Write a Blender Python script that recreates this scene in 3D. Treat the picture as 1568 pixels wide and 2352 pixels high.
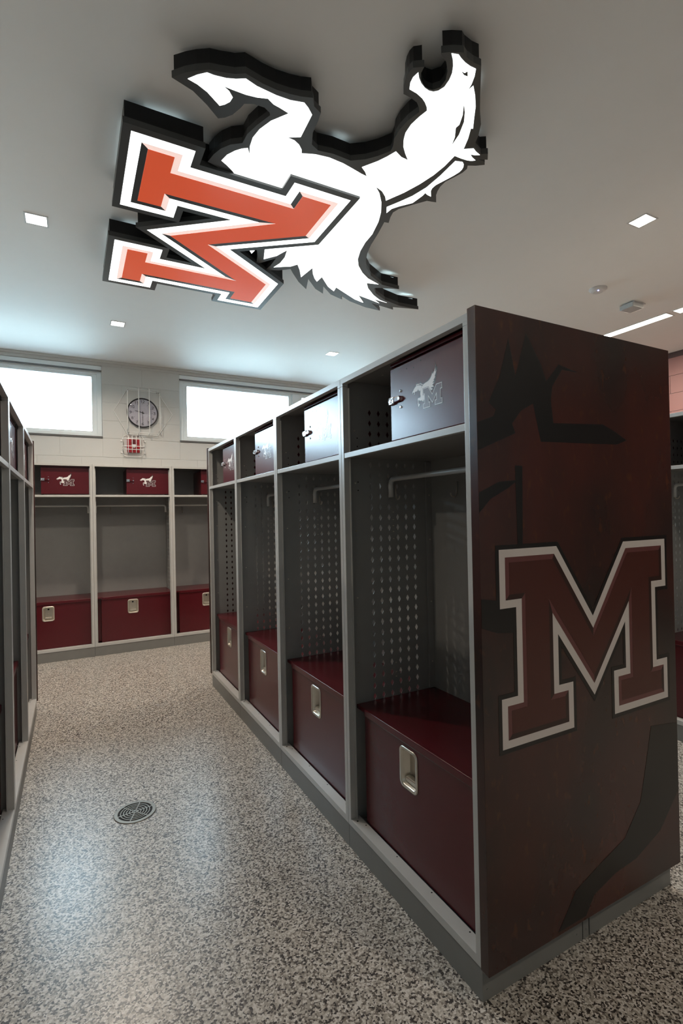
# Locker room with an illuminated ceiling sign. Units are metres.
import bpy, bmesh, math, random
from mathutils import Vector, Matrix, Euler

for o in list(bpy.data.objects):
    bpy.data.objects.remove(o, do_unlink=True)
scn = bpy.context.scene
COL = scn.collection
RAD = math.radians
random.seed(7)

# ------------------------------------------------------------------ camera
cam_d = bpy.data.cameras.new('camera')
cam = bpy.data.objects.new('camera', cam_d)
COL.objects.link(cam)
cam_d.sensor_fit = 'VERTICAL'
cam_d.sensor_height = 36.0
cam_d.lens = 1155.8 / 2352.0 * 36.0
cam_d.clip_start = 0.02
cam_d.clip_end = 200
_y, _p, _r = RAD(-28.16), RAD(0.3675), RAD(1.133)
_m = Matrix.Rotation(_y, 3, 'Z') @ Matrix.Rotation(_p, 3, 'X') @ Matrix.Rotation(_r, 3, 'Y') @ Matrix.Rotation(RAD(90), 3, 'X')
cam.matrix_world = Matrix.Translation((-0.987, -1.070, 1.367)) @ _m.to_4x4()
scn.camera = cam

# ------------------------------------------------------------------ world, lights, exposure
world = bpy.data.worlds.new('overcast_sky')
scn.world = world
world.use_nodes = True
bg = world.node_tree.nodes['Background']
bg.inputs[0].default_value = (0.57, 0.82, 1.0, 1)      # bright overcast daylight
bg.inputs[1].default_value = 22.0
scn.view_settings.view_transform = 'Standard'
scn.view_settings.look = 'None'
scn.view_settings.exposure = 0.50
scn.view_settings.gamma = 1.0
scn.view_settings.use_curve_mapping = False

WHITE_SIGN = 1.7       # strength of the lit white faces of the ceiling sign
RED_SIGN = 0.55
DOWNLIGHT_W = 14.0      # watts of each recessed light
STRIP_W = 36.0         # watts of each linear light
WARM = (1.0, 0.85, 0.70)


def area_light(name, loc, sx, sy, watts, color, rot=(0, 0, 0), portal=False):
    d = bpy.data.lights.new(name, 'AREA')
    d.shape = 'RECTANGLE'; d.size = sx; d.size_y = sy
    d.energy = watts; d.color = color
    o = bpy.data.objects.new(name, d); COL.objects.link(o)
    o.location = loc; o.rotation_euler = rot
    if portal:
        d.cycles.is_portal = True
    return o


# portals guide the daylight sampling through the two window openings
area_light('window_portal', (-2.15, 5.2, 2.67), 2.9, 0.8, 1, (1, 1, 1), (RAD(-90), 0, 0), True)
area_light('window_portal', (1.6, 5.2, 2.67), 2.9, 0.8, 1, (1, 1, 1), (RAD(-90), 0, 0), True)


# ------------------------------------------------------------------ materials
def mat(name, color, rough=0.5, metal=0.0, coat=0.0, spec=0.5, emit=None, strength=0.0):
    m = bpy.data.materials.new(name); m.use_nodes = True
    b = m.node_tree.nodes['Principled BSDF']
    b.inputs['Base Color'].default_value = (*color, 1)
    b.inputs['Roughness'].default_value = rough
    b.inputs['Metallic'].default_value = metal
    b.inputs['Coat Weight'].default_value = coat
    b.inputs['Coat Roughness'].default_value = 0.12
    b.inputs['Specular IOR Level'].default_value = spec
    if emit:
        b.inputs['Emission Color'].default_value = (*emit, 1)
        b.inputs['Emission Strength'].default_value = strength
    return m


def grain(m, scale=60, amount=0.02, var=0.06, stretch=None):
    """fine relief and slight tone variation on a painted surface"""
    nt = m.node_tree; N = nt.nodes; L = nt.links
    b = N['Principled BSDF']
    tc = N.new('ShaderNodeTexCoord')
    src = tc.outputs['Object']
    if stretch:
        mp = N.new('ShaderNodeMapping'); mp.inputs['Scale'].default_value = stretch
        L.new(src, mp.inputs[0]); src = mp.outputs[0]
    n = N.new('ShaderNodeTexNoise'); n.inputs['Scale'].default_value = scale
    n.inputs['Detail'].default_value = 3
    L.new(src, n.inputs['Vector'])
    bp = N.new('ShaderNodeBump'); bp.inputs['Strength'].default_value = amount
    bp.inputs['Distance'].default_value = 0.002
    L.new(n.outputs['Fac'], bp.inputs['Height'])
    L.new(bp.outputs[0], b.inputs['Normal'])
    c = b.inputs['Base Color'].default_value[:]
    n2 = N.new('ShaderNodeTexNoise'); n2.inputs['Scale'].default_value = scale * 0.05
    L.new(src, n2.inputs['Vector'])
    r = N.new('ShaderNodeValToRGB')
    r.color_ramp.elements[0].color = (c[0] * (1 - var), c[1] * (1 - var), c[2] * (1 - var), 1)
    r.color_ramp.elements[1].color = (min(1, c[0] * (1 + var)), min(1, c[1] * (1 + var)), min(1, c[2] * (1 + var)), 1)
    L.new(n2.outputs['Fac'], r.inputs[0]); L.new(r.outputs[0], b.inputs['Base Color'])
    return m


M_FRAME = grain(mat('grey_locker_paint', (0.52, 0.52, 0.50), 0.28), 300, 0.03)
M_INNER = grain(mat('grey_locker_paint_shaded', (0.30, 0.30, 0.287), 0.38), 300, 0.03)  # same locker grey, darkened in the colour for shade inside the bays
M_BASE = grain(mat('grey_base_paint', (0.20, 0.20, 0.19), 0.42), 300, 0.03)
M_MAROON = grain(mat('maroon_locker_paint', (0.088, 0.0080, 0.0125), 0.25), 260, 0.05)
M_NICKEL = mat('satin_nickel', (0.72, 0.67, 0.58), 0.30, 0.85)
M_CHROME = mat('chrome', (0.8, 0.8, 0.82), 0.12, 1.0)
M_HOLE = mat('dark_hole', (0.006, 0.006, 0.006), 0.8)
M_WHITEPRINT = mat('white_print', (0.86, 0.83, 0.82), 0.25)
M_DARKPRINT = mat('dark_print', (0.028, 0.022, 0.022), 0.30)
M_GREYPRINT = mat('brown_grey_print', (0.10, 0.045, 0.048), 0.30)
M_WALL = grain(mat('cream_block_paint', (0.60, 0.60, 0.575), 0.55), 90, 0.15, 0.03)
M_CEIL = grain(mat('white_ceiling_paint', (0.84, 0.835, 0.82), 0.65), 150, 0.04, 0.015)
M_ALU = mat('pale_window_frame', (0.86, 0.92, 0.93), 0.35)
M_SILL = mat('grey_sill', (0.13, 0.13, 0.13), 0.5)
M_WIRE = mat('white_coated_wire', (0.85, 0.85, 0.83), 0.35)
M_BLACK = mat('black_sign_metal', (0.010, 0.011, 0.012), 0.36, spec=0.25)
M_TRIM = mat('charcoal_sign_trim', (0.045, 0.048, 0.048), 0.28)
M_LITWHITE = mat('lit_white_acrylic', (0.8, 0.8, 0.8), 0.25, emit=(0.95, 1.0, 0.99), strength=WHITE_SIGN)
M_LITRED = mat('lit_red_acrylic', (0.45, 0.05, 0.025), 0.22, emit=(0.56, 0.078, 0.026), strength=RED_SIGN)
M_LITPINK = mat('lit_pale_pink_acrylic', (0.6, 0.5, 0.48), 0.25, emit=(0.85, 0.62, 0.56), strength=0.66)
M_LENS = mat('lit_lens', (0.9, 0.9, 0.9), 0.4, emit=(1.0, 0.93, 0.82), strength=6.0)
M_BACKLED = mat('back_light', (0.8, 0.9, 0.9), 0.5, emit=(0.75, 0.95, 1.0), strength=1.6)
M_REDPLASTIC = mat('red_alarm_plastic', (0.35, 0.012, 0.02), 0.35)
M_CLOCKFACE = mat('clock_face', (0.60, 0.60, 0.68), 0.10, coat=0.5)
M_INK = mat('black_ink', (0.02, 0.02, 0.025), 0.5)
M_PLASTIC = mat('white_plastic', (0.62, 0.62, 0.62), 0.4)
M_GREYPLASTIC = mat('pale_grey_plastic', (0.45, 0.47, 0.47), 0.4)
M_BLUELED = mat('blue_led', (0.1, 0.1, 0.9), 0.4, emit=(0.35, 0.4, 1.0), strength=5)
M_DRAIN = mat('dull_steel', (0.24, 0.235, 0.21), 0.5, 0.5)


def glass_mat():
    m = bpy.data.materials.new('window_glass'); m.use_nodes = True
    nt = m.node_tree; N = nt.nodes; L = nt.links
    N.clear()
    out = N.new('ShaderNodeOutputMaterial'); mix = N.new('ShaderNodeMixShader')
    tr = N.new('ShaderNodeBsdfTransparent'); gl = N.new('ShaderNodeBsdfGlossy')
    gl.inputs['Roughness'].default_value = 0.02
    fr = N.new('ShaderNodeFresnel'); fr.inputs[0].default_value = 1.45
    L.new(fr.outputs[0], mix.inputs[0]); L.new(tr.outputs[0], mix.inputs[1]); L.new(gl.outputs[0], mix.inputs[2])
    L.new(mix.outputs[0], out.inputs[0])
    return m


def floor_mat():
    m = bpy.data.materials.new('epoxy_flake_floor'); m.use_nodes = True
    nt = m.node_tree; N = nt.nodes; L = nt.links
    b = N['Principled BSDF']
    tc = N.new('ShaderNodeTexCoord')
    warp = N.new('ShaderNodeTexNoise'); warp.inputs['Scale'].default_value = 160
    L.new(tc.outputs['Object'], warp.inputs['Vector'])
    add = N.new('ShaderNodeMixRGB'); add.blend_type = 'ADD'; add.inputs[0].default_value = 0.006
    L.new(tc.outputs['Object'], add.inputs[1]); L.new(warp.outputs['Color'], add.inputs[2])
    v = N.new('ShaderNodeTexVoronoi'); v.inputs['Scale'].default_value = 185
    v.inputs['Randomness'].default_value = 1.0
    L.new(add.outputs[0], v.inputs['Vector'])
    sep = N.new('ShaderNodeSeparateColor'); L.new(v.outputs['Color'], sep.inputs[0])
    r = N.new('ShaderNodeValToRGB'); cr = r.color_ramp; cr.interpolation = 'CONSTANT'
    cols = [(0.0, (0.035, 0.030, 0.028)), (0.13, (0.10, 0.088, 0.078)), (0.24, (0.21, 0.185, 0.155)),
            (0.36, (0.36, 0.33, 0.285)), (0.55, (0.50, 0.465, 0.41)), (0.78, (0.66, 0.63, 0.58))]
    cr.elements[0].position = 0.0; cr.elements[0].color = (*cols[0][1], 1)
    cr.elements[1].position = cols[1][0]; cr.elements[1].color = (*cols[1][1], 1)
    for p, c in cols[2:]:
        e = cr.elements.new(p); e.color = (*c, 1)
    L.new(sep.outputs[0], r.inputs[0])
    L.new(r.outputs[0], b.inputs['Base Color'])
    b.inputs['Roughness'].default_value = 0.35
    b.inputs['Coat Weight'].default_value = 0.25
    b.inputs['Coat Roughness'].default_value = 0.25
    bp = N.new('ShaderNodeBump'); bp.inputs['Strength'].default_value = 0.35; bp.inputs['Distance'].default_value = 0.001
    L.new(sep.outputs[1], bp.inputs['Height']); L.new(bp.outputs[0], b.inputs['Normal'])
    return m


def mural_mat(name, c1, c2, c3):
    """dark printed panel: mottled brown red and charcoal with small rust flecks"""
    m = bpy.data.materials.new(name); m.use_nodes = True
    nt = m.node_tree; N = nt.nodes; L = nt.links
    b = N['Principled BSDF']; tc = N.new('ShaderNodeTexCoord')
    mp = N.new('ShaderNodeMapping'); mp.inputs['Scale'].default_value = (1, 1, 0.55)
    L.new(tc.outputs['Object'], mp.inputs[0])
    n = N.new('ShaderNodeTexNoise'); n.inputs['Scale'].default_value = 3.0; n.inputs['Detail'].default_value = 6
    L.new(mp.outputs[0], n.inputs['Vector'])
    r = N.new('ShaderNodeValToRGB'); e = r.color_ramp.elements
    e[0].position = 0.36; e[0].color = (*c1, 1); e[1].position = 0.66; e[1].color = (*c2, 1)
    L.new(n.outputs['Fac'], r.inputs[0])
    n2 = N.new('ShaderNodeTexNoise'); n2.inputs['Scale'].default_value = 34; n2.inputs['Detail'].default_value = 4
    L.new(mp.outputs[0], n2.inputs['Vector'])
    r2 = N.new('ShaderNodeValToRGB'); e = r2.color_ramp.elements
    e[0].position = 0.60; e[0].color = (0, 0, 0, 1); e[1].position = 0.78; e[1].color = (0.6, 0.6, 0.6, 1)
    L.new(n2.outputs['Fac'], r2.inputs[0])
    mx = N.new('ShaderNodeMixRGB'); mx.inputs[2].default_value = (*c3, 1)
    L.new(r2.outputs[0], mx.inputs[0]); L.new(r.outputs[0], mx.inputs[1])
    L.new(mx.outputs[0], b.inputs['Base Color'])
    b.inputs['Roughness'].default_value = 0.27
    return m


M_GROUND = grain(mat('outdoor_ground', (0.30, 0.32, 0.30), 0.9), 3, 0.3, 0.1)
M_GLASS = glass_mat()
M_FLOOR = floor_mat()
M_MURAL = mural_mat('printed_mural_panel', (0.026, 0.019, 0.017), (0.072, 0.022, 0.017), (0.115, 0.040, 0.016))
M_MURALDARK = mat('mural_charcoal_print', (0.010, 0.0085, 0.0075), 0.34)
M_MURALRED = mat('mural_red_print', (0.075, 0.014, 0.012), 0.34)
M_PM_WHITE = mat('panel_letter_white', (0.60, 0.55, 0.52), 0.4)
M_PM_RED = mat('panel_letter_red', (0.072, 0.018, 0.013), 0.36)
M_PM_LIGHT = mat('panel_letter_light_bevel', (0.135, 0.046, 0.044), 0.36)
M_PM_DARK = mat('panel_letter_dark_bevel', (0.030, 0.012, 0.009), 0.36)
M_BRICKRED = grain(mat('faded_red_block_paint', (0.24, 0.115, 0.105), 0.5), 12, 0.2, 0.2)
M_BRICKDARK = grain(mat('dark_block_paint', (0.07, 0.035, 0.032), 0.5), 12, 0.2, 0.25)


# ------------------------------------------------------------------ mesh helpers
def ear_clip(pts, d):
    """triangles of a simple outline lying across the direction d"""
    ax = max(range(3), key=lambda i: abs(d[i]))
    P = [tuple(p[i] for i in range(3) if i != ax) for p in pts]
    n = len(P); idx = list(range(n)); out = []
    def cr(a, b, c): return (b[0] - a[0]) * (c[1] - a[1]) - (b[1] - a[1]) * (c[0] - a[0])
    if sum(P[i][0] * P[(i + 1) % n][1] - P[(i + 1) % n][0] * P[i][1] for i in range(n)) < 0: idx.reverse()
    while len(idx) > 3:
        best = None
        for k in range(len(idx)):
            i, j, l = idx[k - 1], idx[k], idx[(k + 1) % len(idx)]
            a, b, c = P[i], P[j], P[l]; area = cr(a, b, c)
            if area <= 1e-12: continue
            if any(q not in (i, j, l) and P[q] not in (a, b, c) and cr(a, b, P[q]) >= 0 and cr(b, c, P[q]) >= 0 and cr(c, a, P[q]) >= 0 for q in idx): continue
            best = k; break
        if best is None:      # only slivers left: drop the flattest corner
            k = min(range(len(idx)), key=lambda k: abs(cr(P[idx[k - 1]], P[idx[k]], P[idx[(k + 1) % len(idx)]])))
            idx.pop(k); continue
        out.append((idx[best - 1], idx[best], idx[(best + 1) % len(idx)])); idx.pop(best)
    if len(idx) == 3: out.append(tuple(idx))
    return out


class MB:
    """collects shapes, then links them as one mesh object"""
    def __init__(self):
        self.bm = bmesh.new(); self.mats = []

    def mi(self, m):
        if m not in self.mats:
            self.mats.append(m)
        return self.mats.index(m)

    def face(self, pts, m):
        vs = [self.bm.verts.new(p) for p in pts]
        f = self.bm.faces.new(vs); f.material_index = self.mi(m)
        return f

    def box(self, a, b, m, bev=0.0, seg=2):
        x0, y0, z0 = [min(a[i], b[i]) for i in range(3)]
        x1, y1, z1 = [max(a[i], b[i]) for i in range(3)]
        v = [self.bm.verts.new(p) for p in ((x0, y0, z0), (x1, y0, z0), (x1, y1, z0), (x0, y1, z0),
                                            (x0, y0, z1), (x1, y0, z1), (x1, y1, z1), (x0, y1, z1))]
        fs = []
        k = self.mi(m)
        for q in ((0, 3, 2, 1), (4, 5, 6, 7), (0, 1, 5, 4), (1, 2, 6, 5), (2, 3, 7, 6), (3, 0, 4, 7)):
            f = self.bm.faces.new([v[i] for i in q]); f.material_index = k; fs.append(f)
        if bev > 0:
            es = list({e for f in fs for e in f.edges})
            r = bmesh.ops.bevel(self.bm, geom=es, offset=bev, segments=seg, affect='EDGES', profile=0.6)
            for f in r['faces']:
                f.material_index = k
                if seg > 2: f.smooth = True
        return self

    def tube(self, pts, r, m, seg=8, caps=True):
        pts = [Vector(p) for p in pts]; k = self.mi(m); rings = []
        up = None
        for i, p in enumerate(pts):
            if i == 0: t = pts[1] - p
            elif i == len(pts) - 1: t = p - pts[-2]
            else: t = (pts[i + 1] - p).normalized() + (p - pts[i - 1]).normalized()
            t.normalize()
            if up is None:
                up = Vector((0, 0, 1)) if abs(t.z) < 0.9 else Vector((1, 0, 0))
            a = t.cross(up)
            if a.length < 1e-4: a = t.cross(Vector((0, 1, 0)))
            a.normalize(); b = t.cross(a).normalized(); up = -b if b.dot(up) < 0 else b
            b = a.cross(t)
            rings.append([self.bm.verts.new(p + (a * math.cos(q) + b * math.sin(q)) * r)
                          for q in [2 * math.pi * j / seg for j in range(seg)]])
        for i in range(len(rings) - 1):
            for j in range(seg):
                f = self.bm.faces.new((rings[i][j], rings[i][(j + 1) % seg], rings[i + 1][(j + 1) % seg], rings[i + 1][j]))
                f.material_index = k; f.smooth = True
        if caps:
            for q in (rings[0], list(reversed(rings[-1]))):
                f = self.bm.faces.new(q); f.material_index = k
        return self

    def loft(self, loops, m, cap_first=False, cap_last=False, smooth=False):
        k = m if isinstance(m, list) else [m] * (len(loops) - 1)
        rs = [[self.bm.verts.new(p) for p in lp] for lp in loops]
        n = len(rs[0])
        for i in range(len(rs) - 1):
            for j in range(n):
                f = self.bm.faces.new((rs[i][j], rs[i][(j + 1) % n], rs[i + 1][(j + 1) % n], rs[i + 1][j]))
                f.material_index = self.mi(k[i]); f.smooth = smooth
        if cap_first:
            f = self.bm.faces.new(list(reversed(rs[0]))); f.material_index = self.mi(k[0])
        if cap_last:
            f = self.bm.faces.new(rs[-1]); f.material_index = self.mi(k[-1])
        return self

    def poly(self, pts, m, thick, d):
        """flat shape (any outline) with thickness: pts 3D, thick vector offset d*thick on the back"""
        k = self.mi(m); d = Vector(d)
        a = [self.bm.verts.new(p) for p in pts]
        for t3 in ear_clip(pts, d):
            f = self.bm.faces.new([a[i] for i in t3]); f.material_index = k
            f.normal_update()
            if f.normal.dot(d) > 0: f.normal_flip()
        b = [self.bm.verts.new(Vector(p) + d * thick) for p in pts]
        n = len(a)
        for j in range(n):
            q = self.bm.faces.new((a[j], b[j], b[(j + 1) % n], a[(j + 1) % n])); q.material_index = k
        return self

    def cyl(self, c, axis, r, h, m, seg=24, r2=None):
        c = Vector(c); axis = Vector(axis).normalized()
        a = axis.orthogonal().normalized(); b = axis.cross(a)
        r2 = r if r2 is None else r2
        L0 = [c + (a * math.cos(t) + b * math.sin(t)) * r for t in [2 * math.pi * j / seg for j in range(seg)]]
        L1 = [c + axis * h + (a * math.cos(t) + b * math.sin(t)) * r2 for t in [2 * math.pi * j / seg for j in range(seg)]]
        return self.loft([L0, L1], m, True, True)

    def build(self, name, parent=None, normals=True):
        me = bpy.data.meshes.new(name)
        if normals:
            bmesh.ops.recalc_face_normals(self.bm, faces=self.bm.faces)
        self.bm.to_mesh(me); self.bm.free()
        for m in self.mats:
            me.materials.append(m)
        o = bpy.data.objects.new(name, me); COL.objects.link(o)
        if parent: o.parent = parent
        return o


def empty(name, loc=(0, 0, 0), rz=0.0):
    o = bpy.data.objects.new(name, None); COL.objects.link(o)
    o.empty_display_size = 0.05
    o.location = loc; o.rotation_euler = (0, 0, rz)
    return o


def tag(o, label=None, cat=None, group=None, kind=None):
    if label: o['label'] = label
    if cat: o['category'] = cat
    if group: o['group'] = group
    if kind: o['kind'] = kind
    return o


def copy_tree(o, parent=None):
    c = o.copy(); COL.objects.link(c); c.parent = parent
    for ch in list(o.children):
        copy_tree(ch, c)
    return c


def offset(poly, d, limit=3.0):
    """offset a closed 2D outline; positive d shrinks a counter-clockwise outline"""
    n = len(poly); out = []
    area = sum(poly[i][0] * poly[(i + 1) % n][1] - poly[(i + 1) % n][0] * poly[i][1] for i in range(n))
    s = 1 if area > 0 else -1
    for i in range(n):
        p0, p, p1 = Vector(poly[i - 1]), Vector(poly[i]), Vector(poly[(i + 1) % n])
        e0 = (p - p0).normalized(); e1 = (p1 - p).normalized()
        n0 = Vector((-e0.y, e0.x)) * s; n1 = Vector((-e1.y, e1.x)) * s
        b = n0 + n1
        if b.length < 1e-6:
            out.append(tuple(p + n0 * d)); continue
        b.normalize(); k = 1.0 / max(b.dot(n0), 1.0 / limit)
        out.append(tuple(p + b * d * k))
    return out


# outline of the block letter M: x from the centre line, y from the feet
LETTER_M = [(-.4, .56), (-.163, .56), (0, .332), (.163, .56), (.4, .56), (.4, .394), (.337, .394), (.337, .141),
            (.4, .141), (.4, 0), (.1, 0), (.1, .141), (.164, .141), (.164, .295), (0, .082), (-.164, .295),
            (-.164, .141), (-.1, .141), (-.1, 0), (-.4, 0), (-.4, .141), (-.337, .141), (-.337, .394), (-.4, .394)]

# outlines of the winged horse on the sign, as x, y on the sign face
SIGN = {"white":[[-0.582,0.837], [-0.554,0.804], [-0.524,0.778], [-0.499,0.778], [-0.454,0.77], [-0.421,0.757], [-0.389,0.739], [-0.341,0.752],
[-0.26,0.758], [-0.203,0.755], [-0.149,0.741], [-0.124,0.757], [-0.096,0.782], [-0.089,0.914], [-0.142,0.942], [-0.105,0.945], [-0.078,0.959],
[-0.056,0.981], [-0.046,1.003], [0.012,0.981], [0.078,0.971], [0.153,0.976], [0.212,0.988], [0.265,1.0], [0.3,1.005], [0.276,0.98], [0.245,0.959],
[0.291,0.891], [0.314,0.845], [0.331,0.801], [0.374,0.82], [0.414,0.823], [0.377,0.793], [0.344,0.761], [0.321,0.726], [0.305,0.69], [0.299,0.641],
[0.305,0.592], [0.314,0.553], [0.302,0.538], [0.28,0.522], [0.258,0.511], [0.225,0.502], [0.188,0.499], [0.174,0.474], [0.169,0.45], [0.174,0.424],
[0.191,0.442], [0.214,0.458], [0.239,0.468], [0.261,0.471], [0.279,0.467], [0.293,0.455], [0.303,0.43], [0.299,0.397], [0.289,0.369], [0.273,0.345],
[0.255,0.325], [0.233,0.307], [0.259,0.299], [0.277,0.306], [0.303,0.313], [0.329,0.316], [0.356,0.315], [0.373,0.34], [0.388,0.373], [0.395,0.402],
[0.399,0.375], [0.437,0.406], [0.477,0.446], [0.512,0.492], [0.55,0.54], [0.541,0.543], [0.57,0.592], [0.597,0.652], [0.635,0.628], [0.658,0.638],
[0.69,0.646], [0.67,0.657], [0.647,0.663], [0.669,0.674], [0.696,0.682], [0.681,0.693], [0.66,0.699], [0.627,0.702], [0.589,0.702], [0.592,0.778],
[0.585,0.852], [0.565,0.936], [0.534,1.024], [0.486,1.121], [0.465,1.095], [0.426,1.065], [0.378,1.049], [0.423,1.085], [0.472,1.143], [0.517,1.216],
[0.553,1.299], [0.588,1.422], [0.597,1.517], [0.619,1.613], [0.655,1.708], [0.705,1.784], [0.777,1.855], [0.853,1.908], [0.966,1.951], [0.879,1.97],
[0.931,2.037], [1.028,2.118], [1.117,2.17], [1.193,2.189], [1.066,2.175], [1.143,2.221], [1.038,2.193], [0.925,2.167], [1.023,2.261], [1.023,2.266],
[0.937,2.242], [0.837,2.189], [0.715,2.124], [0.729,2.187], [0.656,2.138], [0.554,2.027], [0.552,2.104], [0.517,2.067], [0.478,2.011], [0.442,1.94],
[0.426,2.092], [0.379,2.005], [0.335,1.94], [0.305,1.985], [0.265,2.008], [0.209,2.044], [0.227,1.975], [0.227,1.893], [0.208,1.806], [0.189,1.856],
[0.174,1.899], [0.115,1.972], [0.082,1.862], [0.158,1.633], [0.018,1.49], [-0.247,1.303], [-0.292,1.256], [-0.325,1.23], [-0.357,1.21],
[-0.344,1.163], [-0.32,1.123], [-0.296,1.096], [-0.273,1.08], [-0.253,1.116], [-0.268,1.068], [-0.273,1.011], [-0.262,0.952], [-0.235,0.888],
[-0.183,0.818], [-0.226,0.808], [-0.255,0.803], [-0.284,0.787], [-0.325,0.801], [-0.367,0.808], [-0.419,0.809], [-0.456,0.808], [-0.429,0.822],
[-0.409,0.844], [-0.413,0.869], [-0.427,0.89], [-0.444,0.906], [-0.504,0.863], [-0.545,0.845]],"stripe":[[0.615,0.728], [0.65,0.718], [0.664,0.726],
[0.676,0.741], [0.682,0.758], [0.683,0.778], [0.675,0.811], [0.663,0.846], [0.653,0.873], [0.642,0.905], [0.641,0.932], [0.648,0.952], [0.678,0.989],
[0.664,0.987], [0.647,0.984], [0.633,0.977], [0.634,1.005], [0.624,1.075], [0.575,1.133], [0.553,1.167], [0.549,1.211], [0.521,1.166], [0.554,1.103],
[0.589,1.028], [0.612,0.942], [0.618,0.841]],"tri":[[0.002,1.911], [0.03,1.897], [0.024,1.94]],"eye":[[0.313,0.346], [0.33,0.347], [0.335,0.336],
[0.35,0.352], [0.334,0.354]],"mane":[[0.422,0.454], [0.457,0.487], [0.489,0.528], [0.518,0.592], [0.532,0.656], [0.512,0.612], [0.48,0.569],
[0.482,0.549], [0.459,0.502]],"plate":[[-0.636,0.859], [-0.597,0.817], [-0.562,0.789], [-0.518,0.762], [-0.479,0.753], [-0.431,0.739], [-0.396,0.718],
[-0.326,0.731], [-0.269,0.734], [-0.214,0.729], [-0.171,0.72], [-0.127,0.705], [-0.106,0.74], [-0.067,0.759], [-0.058,0.812], [-0.052,0.869],
[-0.027,0.933], [0.013,0.954], [0.084,0.942], [0.177,0.945], [0.233,0.907], [0.273,0.863], [0.309,0.809], [0.299,0.774], [0.28,0.738], [0.272,0.689],
[0.275,0.628], [0.29,0.573], [0.275,0.555], [0.252,0.538], [0.212,0.53], [0.181,0.529], [0.159,0.496], [0.147,0.468], [0.142,0.443], [0.145,0.417],
[0.18,0.395], [0.185,0.422], [0.202,0.444], [0.232,0.463], [0.25,0.465], [0.271,0.462], [0.29,0.439], [0.287,0.403], [0.268,0.37], [0.239,0.343],
[0.217,0.334], [0.204,0.33], [0.2,0.323], [0.234,0.301], [0.271,0.285], [0.292,0.294], [0.33,0.299], [0.365,0.297], [0.411,0.348], [0.455,0.397],
[0.523,0.47], [0.564,0.507], [0.599,0.559], [0.627,0.619], [0.692,0.64], [0.718,0.624], [0.746,0.654], [0.708,0.671], [0.743,0.67], [0.758,0.686],
[0.724,0.71], [0.689,0.726], [0.702,0.745], [0.701,0.776], [0.69,0.811], [0.67,0.864], [0.671,0.905], [0.681,0.939], [0.695,0.968], [0.734,1.016],
[0.708,1.023], [0.682,1.028], [0.634,1.09], [0.589,1.153], [0.579,1.192], [0.591,1.236], [0.612,1.285], [0.586,1.29], [0.617,1.407], [0.644,1.529],
[0.675,1.623], [0.712,1.701], [0.761,1.778], [0.849,1.865], [0.992,1.946], [1.144,1.952], [0.992,2.002], [0.969,2.018], [1.024,2.081], [1.151,2.153],
[1.306,2.192], [1.494,2.186], [1.262,2.243], [1.312,2.279], [1.09,2.247], [1.226,2.341], [1.086,2.335], [0.922,2.29], [0.813,2.234], [0.851,2.288],
[0.732,2.246], [0.627,2.153], [0.676,2.26], [0.591,2.212], [0.483,2.097], [0.534,2.247], [0.439,2.165], [0.357,2.069], [0.318,2.018], [0.256,2.07],
[0.17,2.106], [0.183,2.03], [0.182,1.931], [0.093,2.057], [0.067,1.955], [0.039,1.883], [0.122,1.587], [-0.058,1.5], [-0.31,1.301], [-0.366,1.261],
[-0.411,1.247], [-0.398,1.186], [-0.379,1.138], [-0.347,1.094], [-0.303,1.062], [-0.3,1.002], [-0.279,0.936], [-0.248,0.862], [-0.255,0.85],
[-0.281,0.836], [-0.324,0.838], [-0.359,0.854], [-0.367,0.883], [-0.385,0.928], [-0.409,0.957], [-0.433,0.974], [-0.49,0.926], [-0.553,0.884]]}
ZC = 3.12                      # ceiling height
XL, XR, YN, YF = -3.9, 4.97, -4.6, 5.02
W, H, DEP = 0.7659, 1.93, 0.457

# ------------------------------------------------------------------ room shell
def slab(name, a, b, m, kind='structure'):
    o = MB().box(a, b, m).build(name)
    o['kind'] = kind
    return o


slab('floor', (XL - .2, YN - .2, -0.1), (XR + .2, YF + .2, 0.0), M_FLOOR)
slab('ceiling', (XL - .2, YN - .2, ZC), (XR + .2, YF + .2, ZC + .15), M_CEIL)
slab('ground', (-30, YF + .2, -.4), (30, 60, -.3), M_GROUND)
slab('wall_left', (XL - .2, YN, 0), (XL, YF, ZC), M_WALL)
slab('wall_near', (XL - .2, YN - .2, 0), (XR + .2, YN, ZC), M_WALL)

WINS = [(-3.60, -0.68), (0.145, 3.06)]      # x extents of the window openings
WZ0, WZ1 = 2.265, 3.06
wf = MB()
JD = 0.003
wf.box((XL - .2, YF + JD, 0), (XR + .2, YF + .2, WZ0), M_WALL)
wf.box((XL - .2, YF + JD, WZ1), (XR + .2, YF + .2, ZC), M_WALL)
for a, b in ((XL - .2, WINS[0][0]), (WINS[0][1], WINS[1][0]), (WINS[1][1], XR + .2)):
    wf.box((a, YF + JD, WZ0), (b, YF + .2, WZ1), M_WALL)
wall_far = wf.build('wall_far'); wall_far['kind'] = 'structure'

wr = MB()
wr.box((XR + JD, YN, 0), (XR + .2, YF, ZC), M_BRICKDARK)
wall_right = wr.build('wall_right'); wall_right['kind'] = 'structure'

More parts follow.
